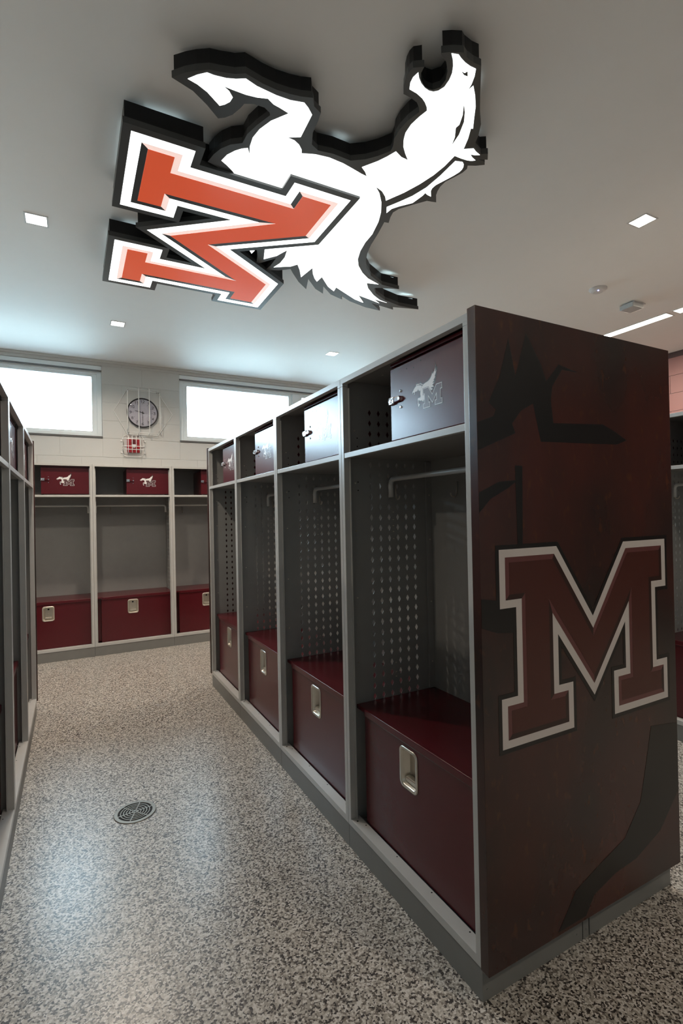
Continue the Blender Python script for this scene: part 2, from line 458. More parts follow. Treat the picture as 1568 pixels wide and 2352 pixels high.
_block_cache = {}
def block(parent, axis, a0, a1, z0, z1, m):
    g = 0.0022
    a0 += g; a1 -= g; z0 += g; z1 -= g
    key = (axis, round(a1 - a0, 3), round(z1 - z0, 3), m.name)
    if key not in _block_cache:
        b = MB(); L, hh = a1 - a0, z1 - z0
        if axis == 'x': b.box((0, 0, 0), (L, .006, hh), m, 0.0012)
        else: b.box((0, 0, 0), (.006, L, hh), m, 0.0012)
        o = b.build('block')
        _block_cache[key] = o.data
    else:
        o = bpy.data.objects.new('block', _block_cache[key]); COL.objects.link(o)
    o.location = (a0, YF, z0) if axis == 'x' else (XR, a0, z0)
    o.parent = parent


courses = [(1.855, 0.2), (2.055, 0.0), (2.265, 0.2), (2.46, 0.0), (2.66, 0.2), (2.86, 0.0), (3.06, 0.2)]
for i, (z0, ph) in enumerate(courses):
    z1 = courses[i + 1][0] if i + 1 < len(courses) else ZC
    x = -0.68 - 0.41 * 4 + ph
    while x < 3.4:
        segs = [(x, x + 0.41)]
        if z0 >= WZ0 - .01 and z1 <= WZ1 + .01:
            for wa, wb in WINS:
                ns = []
                for a, b in segs:
                    if b <= wa or a >= wb: ns.append((a, b)); continue
                    if a < wa - .02: ns.append((a, wa))
                    if b > wb + .02: ns.append((wb, b))
                segs = ns
        for a, b in segs:
            if b - a > .03: block(wall_far, 'x', a, b, z0, z1, M_WALL)
        x += 0.41
for i, (z0, ph) in enumerate(courses[2:]):
    z1 = courses[i + 3][0] if i + 3 < len(courses) else ZC
    y = -0.5 + ph
    while y < 4.6:
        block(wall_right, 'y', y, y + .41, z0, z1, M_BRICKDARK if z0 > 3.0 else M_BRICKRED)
        y += .41

# windows: frame, sashes, panes, sill
def window(name, x0, x1, mull):
    r = empty(name, (x0, YF, WZ0)); r['kind'] = 'structure'
    w = x1 - x0; hh = WZ1 - WZ0
    f = MB(); fy0, fy1 = .045, .13
    f.box((0, fy0, .018), (.048, fy1, hh - .055), M_ALU, .003)
    f.box((w - .048, fy0, .018), (w, fy1, hh - .055), M_ALU, .003)
    f.box((.048, fy0, .018), (w - .048, fy1, .055), M_ALU, .003)
    f.box((.048, fy0, hh - .085), (w - .048, fy1, hh - .055), M_ALU, .003)
    for mx in mull:
        f.box((mx - .045, fy0 - .004, .055), (mx + .045, fy1, hh - .085), M_ALU, .003)
    f.build('window_frame', r)
    hd = MB(); hd.box((0, .012, hh - .052), (w, .15, hh - .002), M_ALU, .004)
    hd.box((0, .004, hh - .058), (w, .05, hh - .050), M_SILL)
    hd.build('head_trim', r)
    sl = MB(); sl.box((-.004, -.012, 0), (w + .004, .14, .018), M_SILL, .002); sl.build('window_sill', r)
    xs = [.048] + [v for mx in mull for v in (mx - .045, mx + .045)] + [w - .048]
    for i in range(0, len(xs), 2):
        a, b = xs[i], xs[i + 1]
        s = MB(); t = .050
        s.box((a, .062, .055), (a + t, .11, hh - .085), M_ALU, .002)
        s.box((b - t, .062, .055), (b, .11, hh - .085), M_ALU, .002)
        s.box((a + t, .062, .055), (b - t, .11, .055 + .026), M_ALU, .002)
        s.box((a + t, .062, hh - .085 - .030), (b - t, .11, hh - .085), M_ALU, .002)
        s.build('sash', r)
        g = MB(); g.box((a + t, .083, .081), (b - t, .087, hh - .115), M_GLASS); g.build('pane', r)
    return r


window('window_1', WINS[0][0], WINS[0][1], [1.43])
window('window_2', WINS[1][0], WINS[1][1], [1.497])
tr = MB(); tr.box((XL, YF - .018, ZC - .028), (XR, YF, ZC), M_WALL, .003)
o = tr.build('trim_1'); o['kind'] = 'structure'

# ------------------------------------------------------------------ lockers
def perforated_panel():
    """steel sheet with six columns of diamond holes, real openings"""
    b = MB(); k = b.mi(M_INNER); P = 0.0447; d0, z0 = .138 - P / 2, .594 - P / 2
    nc, nr = 6, 28; hw, hh = .0076, .0142
    bm = b.bm; x0, x1 = .0030, .0042
    cache = {}
    def V(x, y, z):
        q = (round(x, 5), round(y, 5), round(z, 5))
        if q not in cache: cache[q] = bm.verts.new(q)
        return cache[q]
    for x in (x0, x1):
        for c in range(nc):
            for r in range(nr):
                ya, za = d0 + c * P, z0 + r * P; yb, zb = ya + P, za + P; yc, zc = ya + P / 2, za + P / 2
                A, B, C_, D_ = V(x, ya, za), V(x, yb, za), V(x, yb, zb), V(x, ya, zb)
                bt, rt, tp, lf = V(x, yc, zc - hh), V(x, yc + hw, zc), V(x, yc, zc + hh), V(x, yc - hw, zc)
                for q in ((A, B, bt), (B, rt, bt), (B, C_, rt), (C_, tp, rt), (C_, D_, tp), (D_, lf, tp), (D_, A, lf), (A, bt, lf)):
                    f = bm.faces.new(q if x == x0 else tuple(reversed(q))); f.material_index = k
        ye, ze = d0 + nc * P, z0 + nr * P
        for (ya, za, yb, zb) in ((.004, .1, d0, H - .004), (ye, .1, .456, H - .004), (d0, .1, ye, z0), (d0, ze, ye, H - .004)):
            q = [bm.verts.new(p) for p in ((x, ya, za), (x, yb, za), (x, yb, zb), (x, ya, zb))]
            f = bm.faces.new(q if x == x0 else list(reversed(q))); f.material_index = k
    for c in range(nc):
        for r in range(nr):
            yc, zc = d0 + (c + .5) * P, z0 + (r + .5) * P
            pts = [(yc, zc - hh), (yc + hw, zc), (yc, zc + hh), (yc - hw, zc)]
            for i in range(4):
                p, q = pts[i], pts[(i + 1) % 4]
                f = bm.faces.new((V(x0, *p), V(x0, *q), V(x1, *q), V(x1, *p))); f.material_index = k
    # folded corner flange at the back, rivets, slots for the hook
    b.box((.0042, .424, .582), (.014, .4545, 1.600), M_INNER, .0015)
    for z in (.75, 1.02, 1.30, 1.50, 1.72):
        b.cyl((.0042, .062, z), (1, 0, 0), .0035, .0015, M_NICKEL, 8)
        b.cyl((.0142, .439, z - .05), (1, 0, 0), .003, .0015, M_NICKEL, 8)
    for z in (1.375, 1.342, 1.316, 1.290, 1.259, .72, .68, .66):
        b.box((.0042, .246, z), (.0062, .252, z + .003), M_NICKEL)
    for z in (1.47, 1.505, 1.655, 1.69):
        b.cyl((.0042, .075, z), (1, 0, 0), .003, .0004, M_HOLE, 8)
    return b.build('side_panel', normals=False)


def rrect(cx, cz, w, h, r, y, n=5):
    pts = []
    for sx, sz, a0 in ((1, -1, -90), (1, 1, 0), (-1, 1, 90), (-1, -1, 180)):
        ox, oz = cx + sx * (w / 2 - r), cz + sz * (h / 2 - r)
        for i in range(n):
            a = RAD(a0 + 90 * i / (n - 1))
            pts.append((ox + math.cos(a) * r, y, oz + math.sin(a) * r))
    return pts


def horse_uv(p):
    """sign face coordinates to the small print on a door: right, up"""
    return ((p[1] - 1.929) * .0653, (p[0] + .745) * .062)


def make_locker():
    t = empty('open_locker')
    # posts
    for name, s in (('post', 0), ('post', 1)):
        b = MB()
        def X(a): return a if s == 0 else W - a
        b.box((X(.0008), 0, .120), (X(.0225), .0245, 1.8965), M_FRAME, .0012)
        b.box((X(.016), .0245, .120), (X(.0300), .0285, 1.890), M_FRAME, .0008)
        b.build(name, t)
    b = MB()
    b.box((.0008, 0, 1.9075), (W - .0008, .0245, H), M_FRAME, .0012)
    b.box((.0008, 0, 1.8972), (.0225, .0245, 1.9075), M_FRAME)
    b.box((W - .0225, 0, 1.8972), (W - .0008, .0245, 1.9075), M_FRAME)
    b.build('top_rail', t)
    b = MB()
    b.box((.0008, 0, .0955), (W - .0008, .0452, .1222), M_FRAME, .0015)
    for u, d, r in ((.045, .018, .0042), (.085, .034, .003), (.30, .036, .0028), (.50, .036, .0028), (.68, .036, .0028)):
        b.cyl((u, d, .1223), (0, 0, 1), r, .0003, M_HOLE, 10)
    b.build('bottom_rail', t)
    b = MB()
    b.box((.0008, .003, 0), (W - .0008, DEP - .001, .0950), M_BASE, .001)
    b.box((W - .0012, .425, .001), (W - .0002, .4275, .094), M_HOLE)
    for d, z in ((.02, .03), (.40, .028), (.445, .028)):
        b.cyl((W - .0008, d, z), (1, 0, 0), .0032, .0012, M_BASE, 8)
    b.build('base', t)
    p = perforated_panel(); p.parent = t
    b = MB(); b.box((.001, DEP - .003, .096), (W - .001, DEP - .0008, H - .003), M_INNER); b.build('back_panel', t)
    b = MB(); b.box((.001, .0245, H - .0032), (W - .001, DEP - .001, H - .0005), M_INNER)
    b.cyl((.14, .12, H - .0045), (0, 0, 1), .004, .002, M_NICKEL, 8)
    b.build('top_panel', t)
    b = MB()
    b.box((.0225, .0015, 1.600), (W - .0225, .020, 1.6212), M_FRAME, .0012)
    b.box((.005, .0300, 1.606), (W - .005, DEP - .004, 1.6212), M_INNER)
    b.box((.0310, .0200, 1.606), (W - .0310, .0305, 1.6212), M_INNER)
    b.build('shelf', t)
    # lockable box with its door on the right-hand side of the upper shelf
    b = MB()
    u0, u1, z0, z1 = .323, .7615, 1.6225, 1.893
    b.box((u0, .048, z0), (u0 + .0025, .450, z1), M_MAROON)
    b.box((u1 - .0025, .048, z0), (u1, .450, z1), M_MAROON)
    b.box((u0, .048, z1), (u1, .450, z1 + .0025), M_MAROON)
    b.box((u0 - .001, .036, 1.896), (W - .031, .060, 1.907), M_MAROON)
    lb = b.build('lock_box', t)
    b = MB()
    b.box((.3195, .036, 1.6310), (.7405, .0475, 1.8890), M_MAROON, .0022)
    for u, z in ((.42, 1.868), (.46, 1.861), (.50, 1.874)):
        b.cyl((u, .0358, z), (0, -1, 0), .0016, .0006, M_HOLE, 8)
    b.build('door', lb)
    b = MB()
    b.box((.318, .027, 1.7585), (.350, .036, 1.7860), M_CHROME, .003)
    b.box((.350, .026, 1.7620), (.386, .036, 1.7825), M_MAROON, .004)
    b.cyl((.384, .036, 1.7722), (0, -1, 0), .0085, .012, M_CHROME, 14, .006)
    b.cyl((.383, .036, 1.7990), (0, -1, 0), .0052, .004, M_CHROME, 12, .003)
    b.cyl((.383, .036, 1.7425), (0, -1, 0), .0052, .004, M_CHROME, 12, .003)
    b.tube([(.334 + .007 * math.cos(a), .022, 1.772 + .009 * math.sin(a)) for a in [i * math.pi / 6 for i in range(13)]], .0016, M_CHROME, 6)
    b.build('latch', lb)
    # printed emblem: winged horse beside a block letter
    cu, cz = .5575, 1.7118
    b = MB()
    def F(pts, y): return [(cu + a, y, cz + c) for a, c in pts]
    hp = [horse_uv(p) for p in SIGN['plate']]
    b.poly(F(hp, .03575), M_DARKPRINT, .0002, (0, 1, 0))
    for k in ('white', 'stripe', 'tri'):
        b.poly(F([horse_uv(p) for p in SIGN[k]], .03560), M_WHITEPRINT, .0001, (0, 1, 0))
    lm = [(x * .1212, y * .117) for x, y in LETTER_M]
    b.poly(F(offset(lm, -.0014), .03550), M_DARKPRINT, .0001, (0, 1, 0))
    b.poly(F(lm, .03540), M_WHITEPRINT, .0001, (0, 1, 0))
    b.poly(F(offset(lm, .0019), .03530), M_GREYPRINT, .0001, (0, 1, 0))
    b.build('emblem', lb)
    # coat rod turned down at both ends, and two hooks
    b = MB()
    def bend(u, s): return [(u, .22, 1.440), (u, .22, 1.495), (u + s * .004, .22, 1.508), (u + s * .014, .22, 1.5155), (u + s * .03, .22, 1.517)]
    b.tube(bend(.034, 1) + list(reversed(bend(W - .034, -1))), .0105, M_FRAME, 10)
    b.build('coat_rod', t)
    def hook(pts):
        b = MB(); b.tube(pts, .0032, M_NICKEL, 6); b.build('coat_hook', t)
    hook([(.006, .262, 1.50), (.010, .262, 1.455)] + [(.010 + .014 - .014 * math.cos(a), .262, 1.449 - .018 * math.sin(a)) for a in [RAD(v) for v in range(0, 200, 25)]])
    hook([(.19, .452, 1.50), (.19, .447, 1.46)] + [(.19, .447 - .016 + .016 * math.cos(a), 1.455 - .02 * math.sin(a)) for a in [RAD(v) for v in range(0, 200, 25)]])
    # bench: lid and front with recessed pull
    b = MB()
    b.box((.006, .046, .5640), (W - .006, DEP - .004, .5800), M_MAROON, .002)
    b.box((.074, .0415, .5520), (W - .010, .060, .5802), M_MAROON, .004, 5)
    b.build('bench_lid', t)
    b = MB(); u0, u1, z0, z1, fd = .066, W - .008, .1225, .5600, .050
    cu, cz, hw, hh = .3645, .462, .044, .065
    for a in ((u0, z0, cu - hw, z1), (cu + hw, z0, u1, z1), (cu - hw, z0, cu + hw, cz - hh), (cu - hw, cz + hh, cu + hw, z1)):
        b.face([(a[0], fd, a[1]), (a[2], fd, a[1]), (a[2], fd, a[3]), (a[0], fd, a[3])], M_MAROON)
    b.face([(u0, fd, z0), (u0, fd, z1), (u0, .10, z1), (u0, .10, z0)], M_MAROON)
    b.box((.006, .10, z0), (u0, .102, z1), M_MAROON)
    b.box((.0055, .104, z0), (.008, .454, z1), M_MAROON)
    sf = b.build('bench_front', t, normals=False)
    b = MB()
    f = fd
    b.loft([rrect(cu, cz, .104, .145, .020, f + .0002), rrect(cu, cz, .1035, .1445, .020, f - .0035),
            rrect(cu, cz, .085, .126, .014, f - .0030), rrect(cu, cz, .082, .123, .013, f + .002),
            rrect(cu, cz, .066, .108, .010, f + .030)], M_NICKEL, False, True, True)
    b.box((cu - .030, f + .006, cz - .054), (cu + .030, f + .029, cz - .036), M_NICKEL, .004)
    b.cyl((cu, f + .0296, cz + .040), (0, -1, 0), .0085, .0006, M_HOLE, 12)
    for dz, r in ((.018, .003), (-.004, .006), (-.024, .003)):
        b.cyl((cu, f + .0298, cz + dz), (0, -1, 0), r, .002, M_NICKEL, 12, r * .6)
    b.build('recessed_pull', sf)
    return t



proto = make_locker()
used = False
def locker(x, y, rz, label, group):
    global used
    t = proto if not used else copy_tree(proto)
    used = True
    t.location = (x, y, 0); t.rotation_euler = (0, 0, rz)
    tag(t, label, 'locker', group)
    return t


def close_side(t):
    """second perforated side on the open end of a row"""
    p = [c for c in t.children if c.name.startswith('side_panel')][0].copy(); COL.objects.link(p)
    p.parent = t; p.location = (W, 0, 0); p.scale = (-1, 1, 1)


G1 = 'open lockers along the aisle side of the centre row'
for k, lab in enumerate((
        'grey open locker with maroon bench, touching the end panel with the large letter M',
        'grey open locker second from the large letter M panel',
        'grey open locker third from the large letter M panel',
        'grey open locker at the far end of the centre row, nearest the windows')):
    locker(0, W * (k + 1), RAD(-90), lab, G1)
GB = 'open lockers on the back side of the centre row'
for k, lab in enumerate((
        'grey locker back to back with the one touching the letter M panel, facing away',
        'grey locker on the hidden side of the centre row, second from the letter M panel',
        'grey locker on the hidden side of the centre row, third from the letter M panel',
        'grey locker on the hidden side of the centre row, nearest the windows')):
    locker(.917, W * k, RAD(90), lab, GB)
GL = 'open lockers of the left row, seen edge on'
XLR, YL0 = -1.2247, .03
for k, lab in ((0, 'grey open locker of the left row closest to the camera, outside the picture edge'),
               (1, 'grey open locker cut by the left picture edge, its post nearest the camera'),
               (2, 'grey open locker in the middle of the left row, white emblem showing edge on'),
               (3, 'narrow looking grey open locker at the far end of the left row')):
    last = locker(XLR, YL0 + W * k, RAD(90), lab, GL)
close_side(last)
GF = 'open lockers against the window wall'
XF0, YFL = -0.802, 4.56
for k, lab in ((-2, 'grey open locker at the window wall, hidden behind the left row'),
               (-1, 'grey open locker at the window wall below the left window, beside the left row'),
               (0, 'grey open locker at the window wall directly below the clock and red alarm'),
               (1, 'grey open locker at the window wall partly hidden by the centre row'),
               (2, 'grey open locker at the window wall wholly behind the centre row')):
    locker(XF0 + W * k, YFL, 0, lab, GF)
locker(2.14, W, RAD(-90), 'dark open locker at the right picture edge beyond the letter M panel', 'open lockers of the right row')
locker(2.14, W * 2, RAD(-90), 'dark open locker of the right row hidden behind the letter M panel', 'open lockers of the right row')

# ------------------------------------------------------------------ printed end panels
def bevelled_letter(b, outline, F, w1, w2, m_white, m_fill, m_light, m_dark, lz, th, out, m_shadow=None, sh=0.0):
    """letter built of stacked sheets: white border, two-tone bevel, coloured fill"""
    if m_shadow:
        b.poly(F(offset(outline, -sh), lz(0)), m_shadow, th, out)
    b.poly(F(outline, lz(1)), m_white, th, out)
    o1 = offset(outline, w1, 4.0); o2 = offset(outline, w1 + w2, 4.0)
    n = len(o1)
    for i in range(n):
        j = (i + 1) % n
        ex, ey = o1[j][0] - o1[i][0], o1[j][1] - o1[i][1]
        L = math.hypot(ex, ey); nx, ny = ey / L, -ex / L
        # outline runs clockwise seen from the front, so the outward normal is (-ey, ex)
        nx, ny = -nx, -ny
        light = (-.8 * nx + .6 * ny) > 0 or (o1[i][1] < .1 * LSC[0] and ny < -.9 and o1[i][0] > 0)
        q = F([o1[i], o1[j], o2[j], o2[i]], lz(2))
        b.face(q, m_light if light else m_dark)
    b.poly(F(o2, lz(3)), m_fill, th, out)


LSC = [1.0]
def end_panel(loc, depth, label, letter):
    t = empty('end_panel', loc)
    b = MB(); b.box((-.005, -.033, .098), (depth + .002, -.0015, 1.938), M_MURAL, .0015)
    b.build('panel_board', t)
    if letter:
        def G(pts, y): return [(x, y, z) for x, z in pts]
        y = -.0333
        shapes = [
            ([(.120, 1.865), (.084, 1.754), (.039, 1.674), (.065, 1.656), (.056, 1.636), (-.004, 1.616), (-.004, 1.538), (.140, 1.593),
              (.128, 1.62), (.165, 1.66), (.215, 1.685), (.2445, 1.574), (.6085, 1.583), (.66, 1.60), (.60, 1.625), (.5367, 1.645),
              (.3016, 1.633), (.292, 1.70), (.30, 1.745), (.345, 1.80), (.42, 1.80), (.33, 1.815), (.292, 1.775), (.2747, 1.758), (.252, 1.806), (.192, 1.890), (.1575, 1.795), (.145, 1.76)], M_MURALDARK),
            ([(-.004, 1.422), (.07, 1.452), (.147, 1.459), (.107, 1.435), (.04, 1.405), (-.004, 1.366)], M_MURALDARK),
            ([(.135, 1.50), (.165, 1.50), (.158, 1.20), (.165, .98), (.13, .98), (.14, 1.22)], M_MURALDARK),
            ([(-.004, 1.13), (.05, 1.12), (.14, 1.10), (.14, 1.02), (.05, 1.03), (-.004, 1.05)], M_MURALDARK),
            ([(.274, .110), (.356, .205), (.484, .250), (.60, .285), (.69, .38), (.727, .50), (.76, .62), (.915, .60), (.915, .36),
              (.80, .25), (.66, .20), (.55, .19), (.44, .16), (.40, .110)], M_MURALDARK)]
        for i, (pts, m) in enumerate(shapes):
            b = MB(); b.poly(G(pts, y - .0001 * i), m, .0002, (0, 1, 0)); b.build('printed_shape', t)
        b = MB()
        L = [(x, z) for x, z in LETTER_M]
        def F(pts, yy): return [(.464 + x, yy, .701 + z) for x, z in pts]
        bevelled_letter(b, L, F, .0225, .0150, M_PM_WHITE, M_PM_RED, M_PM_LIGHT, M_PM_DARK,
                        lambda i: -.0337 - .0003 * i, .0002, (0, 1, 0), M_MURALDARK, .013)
        b.build('printed_letter', t)
    tag(t, label, 'panel', 'printed end panels of the locker rows')
    return t


end_panel((0, 0, 0), .917, 'dark maroon end panel of the centre row printed with a large letter M', True)
end_panel((0, W * 4 + .035, 0), .917, 'thin far end panel of the centre row, seen edge on toward the windows', False)

end_panel((XLR - DEP, YL0 + W * 4 + .035, 0), DEP + .004, 'thin far end panel of the left row, seen edge on', False)

# ------------------------------------------------------------------ illuminated ceiling sign
sign = empty('illuminated_sign', (0.2, 1.6, 3.10))
OX, OY = sign.location.x, sign.location.y
def flat(pts, z): return [(x - OX, y - OY, z - 3.10) for x, y in pts]
def walls(b, pts, z0, z1, m):
    n = len(pts); k = b.mi(m)
    lo = [b.bm.verts.new(p) for p in flat(pts, z0)]; hi = [b.bm.verts.new(p) for p in flat(pts, z1)]
    for i in range(n):
        f = b.bm.faces.new((lo[i], lo[(i + 1) % n], hi[(i + 1) % n], hi[i])); f.material_index = k


UPZ = (0, 0, 1)
b = MB()
walls(b, offset(SIGN['plate'], .007, 1.2), 3.036, 3.098, M_BLACK)
b.build('horse_housing', sign)
b = MB(); b.poly(flat(SIGN['plate'], 3.012), M_TRIM, .026, UPZ); b.build('horse_face_plate', sign)
for k, nm in (('white', 'horse_face'), ('stripe', 'mane_face'), ('tri', 'wing_face')):
    b = MB(); b.poly(flat(SIGN[k], 3.0105), M_LITWHITE, .0015, UPZ); b.build(nm, sign)
b = MB(); b.poly(flat(SIGN['eye'], 3.0098), M_TRIM, .0005, UPZ); b.build('eye', sign)
b = MB(); b.poly(flat(SIGN['mane'], 3.0098), M_TRIM, .0005, UPZ); b.build('mane_line', sign)
SU, SR = 1.884, 1.856
def LW(pts): return [(-.745 + SU * u, 1.929 + SR * r) for r, u in pts]
# the letter outline in metres of the sign (right, up)
LM = [(r * SR, u * SU) for r, u in LETTER_M]
def LF(pts, z): return flat([(-.745 + u, 1.929 + r) for r, u in pts], z)
lplate = offset(LM, -.036)
b = MB()
pp = [(-.745 + u, 1.929 + r) for r, u in offset(LM, -.029)]
walls(b, pp, 3.026, 3.099, M_BLACK)
b.build('letter_housing', sign)
b = MB(); b.poly(LF(lplate, 3.000), M_TRIM, .026, UPZ); b.build('letter_face_plate', sign)
LSC[0] = 1.87
b = MB()
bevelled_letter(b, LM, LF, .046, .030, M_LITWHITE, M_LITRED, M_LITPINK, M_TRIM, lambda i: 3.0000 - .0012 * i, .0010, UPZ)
b.build('letter_face', sign)
# light strip on top of the housings, washing the ceiling
bl = MB()
for src, z in ((offset(SIGN['plate'], .02, 1.0), 3.088), (offset(pp, .03), 3.088)):
    n = len(src)
    for i in range(n):
        a, c = Vector(src[i]), Vector(src[(i + 1) % n]); d = c - a
        if d.length < .08: continue
        a, c = a + d * .2, c - d * .2
        nrm = Vector((-d.y, d.x)).normalized() * .006
        bl.face(list(reversed(flat([tuple(v) for v in (a - nrm, c - nrm, c + nrm, a + nrm)], z))), M_BACKLED)
bl.build('back_light_strip', sign, normals=False)['kind'] = 'stuff'
for x, y in ((.45, 1.15), (.16, 1.12), (-.4, 1.3), (-.3, 2.45), (0, 1.9)):
    b = MB(); b.box((x - .02 - OX, y - .02 - OY, -.06), (x + .02 - OX, y + .02 - OY, ZC - 3.10 - .0005), M_BLACK)
    b.build('ceiling_bracket', sign)
tag(sign, 'large backlit winged horse and letter M sign hanging under the ceiling', 'sign')

# ------------------------------------------------------------------ ceiling lights
def downlight(x, y, label):
    t = empty('recessed_light', (x, y, ZC))
    b = MB(); s, w = .052, .009
    for q in (((-s - w, -s - w), (s + w, -s)), ((-s - w, s), (s + w, s + w)), ((-s - w, -s), (-s, s)), ((s, -s), (s + w, s))):
        b.box((q[0][0], q[0][1], -.003), (q[1][0], q[1][1], 0), M_PLASTIC)
    b.build('trim_ring', t)
    b = MB(); b.box((-s, -s, -.0015), (s, s, -.0002), M_LENS); b.build('lens', t)
    l = area_light('recessed_light_lamp', (0, 0, -.006), .1, .1, DOWNLIGHT_W, WARM)
    l.data.spread = RAD(150)
    l.parent = t
    tag(t, label, 'ceiling light', 'small square recessed ceiling lights')


downlight(-1.145, 2.32, 'small square recessed light left of the ceiling sign')
downlight(-.602, 3.82, 'small square recessed light between the sign and the left window')
downlight(1.523, 3.765, 'small square recessed light above the far lockers, right of the others')
downlight(2.092, .737, 'small square recessed light at right, above the letter M panel')
downlight(-2.95, 3.7, 'small square recessed light beyond the left picture edge')
downlight(1.0, -2.0, 'added unseen fill light behind the camera at right')  # fill lamp added out of view for the near end of the room


downlight(-2.95, .70, 'added unseen brightening light over the far side of the left row')  # extra unseen lamp, put in to brighten the ceiling near the camera


def strip(y0, y1, label):
    t = empty('linear_light', (3.785, (y0 + y1) / 2, ZC)); h = (y1 - y0) / 2
    b = MB()
    b.box((-.064, -h, -.004), (-.054, h, 0), M_PLASTIC); b.box((.054, -h, -.004), (.064, h, 0), M_PLASTIC)
    b.box((-.054, -h, -.004), (.054, -h + .008, 0), M_PLASTIC); b.box((-.054, h - .008, -.004), (.054, h, 0), M_PLASTIC)
    b.build('housing', t)
    b = MB(); b.box((-.054, -h + .008, -.0025), (.054, h - .008, -.0005), M_LENS); b.build('lens', t)
    l = area_light('linear_light_lamp', (0, 0, -.008), .1, 2 * h - .03, STRIP_W, WARM); l.parent = t
    tag(t, label, 'ceiling light', 'long linear ceiling lights')


strip(1.50, 2.74, 'long linear ceiling light rising behind the letter M panel')
strip(.21, 1.455, 'end of a second linear ceiling light cut by the right picture edge')

t = empty('smoke_detector', (2.71, 1.46, ZC))
b = MB()
b.loft([[(r * math.cos(a), r * math.sin(a), z) for a in [2 * math.pi * i / 28 for i in range(28)]]
        for r, z in ((.066, 0), (.066, -.008), (.058, -.014), (.050, -.022), (.036, -.028))], M_PLASTIC, False, True)
b.build('cover', t)
b = MB(); b.cyl((-.030, -.022, -.024), (-.3, -.3, -1), .0042, .008, M_BLUELED, 12); b.build('indicator_light', t)
tag(t, 'round white smoke detector with a blue light on the ceiling', 'smoke detector')

t = empty('ceiling_sensor', (3.26, 1.52, ZC)); t.rotation_euler = (0, 0, RAD(-4))
b = MB(); b.box((-.06, -.055, -.012), (.085, .055, 0), M_PLASTIC, .003); b.build('mounting_plate', t)
b = MB(); b.box((-.085, -.062, -.050), (.05, .062, -.012), M_GREYPLASTIC, .006)
b.build('sensor_body', t)
b = MB(); b.box((-.0865, -.036, -.046), (-.0850, .036, -.020), M_GREYPLASTIC, .001); b.build('sensor_window', t)
tag(t, 'grey box-shaped sensor on the ceiling next to the linear light', 'sensor')

# ------------------------------------------------------------------ wall clock in a wire guard
t = empty('wall_clock', (-.266, YF, 2.570))
b = MB(); n = 48
ring = lambda r, y: [(r * math.cos(a), y, r * math.sin(a)) for a in [2 * math.pi * i / n for i in range(n)]]
b.loft([ring(.165, -.001), ring(.167, -.030), ring(.162, -.036), ring(.156, -.034), ring(.154, -.022)], M_INK)
b.build('rim', t)
b = MB(); b.loft([ring(.1545, -.0215), ring(.08, -.0216)], M_CLOCKFACE, False, True); b.build('dial', t)
b = MB(); SEG = {  # stroke digits on a unit cell (x 0..1, z 0..1.6)
    '0': [[(0, .3), (0, 1.3), (.3, 1.6), (.7, 1.6), (1, 1.3), (1, .3), (.7, 0), (.3, 0), (0, .3)]],
    '1': [[(.2, 1.2), (.6, 1.6), (.6, 0)]], '2': [[(0, 1.3), (.3, 1.6), (.7, 1.6), (1, 1.3), (1, 1), (0, 0), (1, 0)]],
    '3': [[(0, 1.6), (1, 1.6), (.45, 1), (.8, .95), (1, .6), (1, .3), (.7, 0), (.3, 0), (0, .25)]],
    '4': [[(.75, 0), (.75, 1.6), (0, .5), (1, .5)]], '5': [[(1, 1.6), (.1, 1.6), (0, .9), (.7, 1), (1, .7), (1, .3), (.7, 0), (.3, 0), (0, .25)]],
    '6': [[(.9, 1.5), (.5, 1.6), (.1, 1.2), (0, .5), (.3, 0), (.7, 0), (1, .3), (1, .6), (.7, .9), (.3, .9), (0, .5)]],
    '7': [[(0, 1.6), (1, 1.6), (.4, 0)]],
    '8': [[(.3, .85), (.05, 1.15), (.05, 1.35), (.3, 1.6), (.7, 1.6), (.95, 1.35), (.95, 1.15), (.7, .85), (.3, .85), (0, .55), (0, .25), (.3, 0), (.7, 0), (1, .25), (1, .55), (.7, .85)]],
    '9': [[(.1, .1), (.5, 0), (.9, .4), (1, 1.1), (.7, 1.6), (.3, 1.6), (0, 1.3), (0, 1), (.3, .7), (.7, .7), (1, 1.1)]]}
def stroke(b, p, q, w, y, m):
    p, q = Vector(p), Vector(q); d = (q - p)
    if d.length < 1e-6: return
    nn = Vector((-d.y, d.x)).normalized() * w / 2; e = d.normalized() * w * .3
    v = [p - e - nn, q + e - nn, q + e + nn, p - e + nn]
    b.face([(a.x, y, a.y) for a in v], m)
for hnum in range(1, 13):
    a = RAD(90 - 30 * hnum); s = str(hnum); cs = .0165
    wtot = len(s) * cs + (len(s) - 1) * cs * .45
    cx, cz = .126 * math.cos(a), .126 * math.sin(a)
    for i, ch in enumerate(s):
        ox = cx - wtot / 2 + i * cs * 1.45
        for line in SEG[ch]:
            for p, q in zip(line, line[1:]):
                stroke(b, (ox + p[0] * cs, cz - cs * .8 + p[1] * cs), (ox + q[0] * cs, cz - cs * .8 + q[1] * cs), .0042, -.0225, M_INK)
    stroke(b, (.098 * math.cos(a), .098 * math.sin(a)), (.106 * math.cos(a), .106 * math.sin(a)), .003, -.0225, M_INK)
b.build('numerals', t)
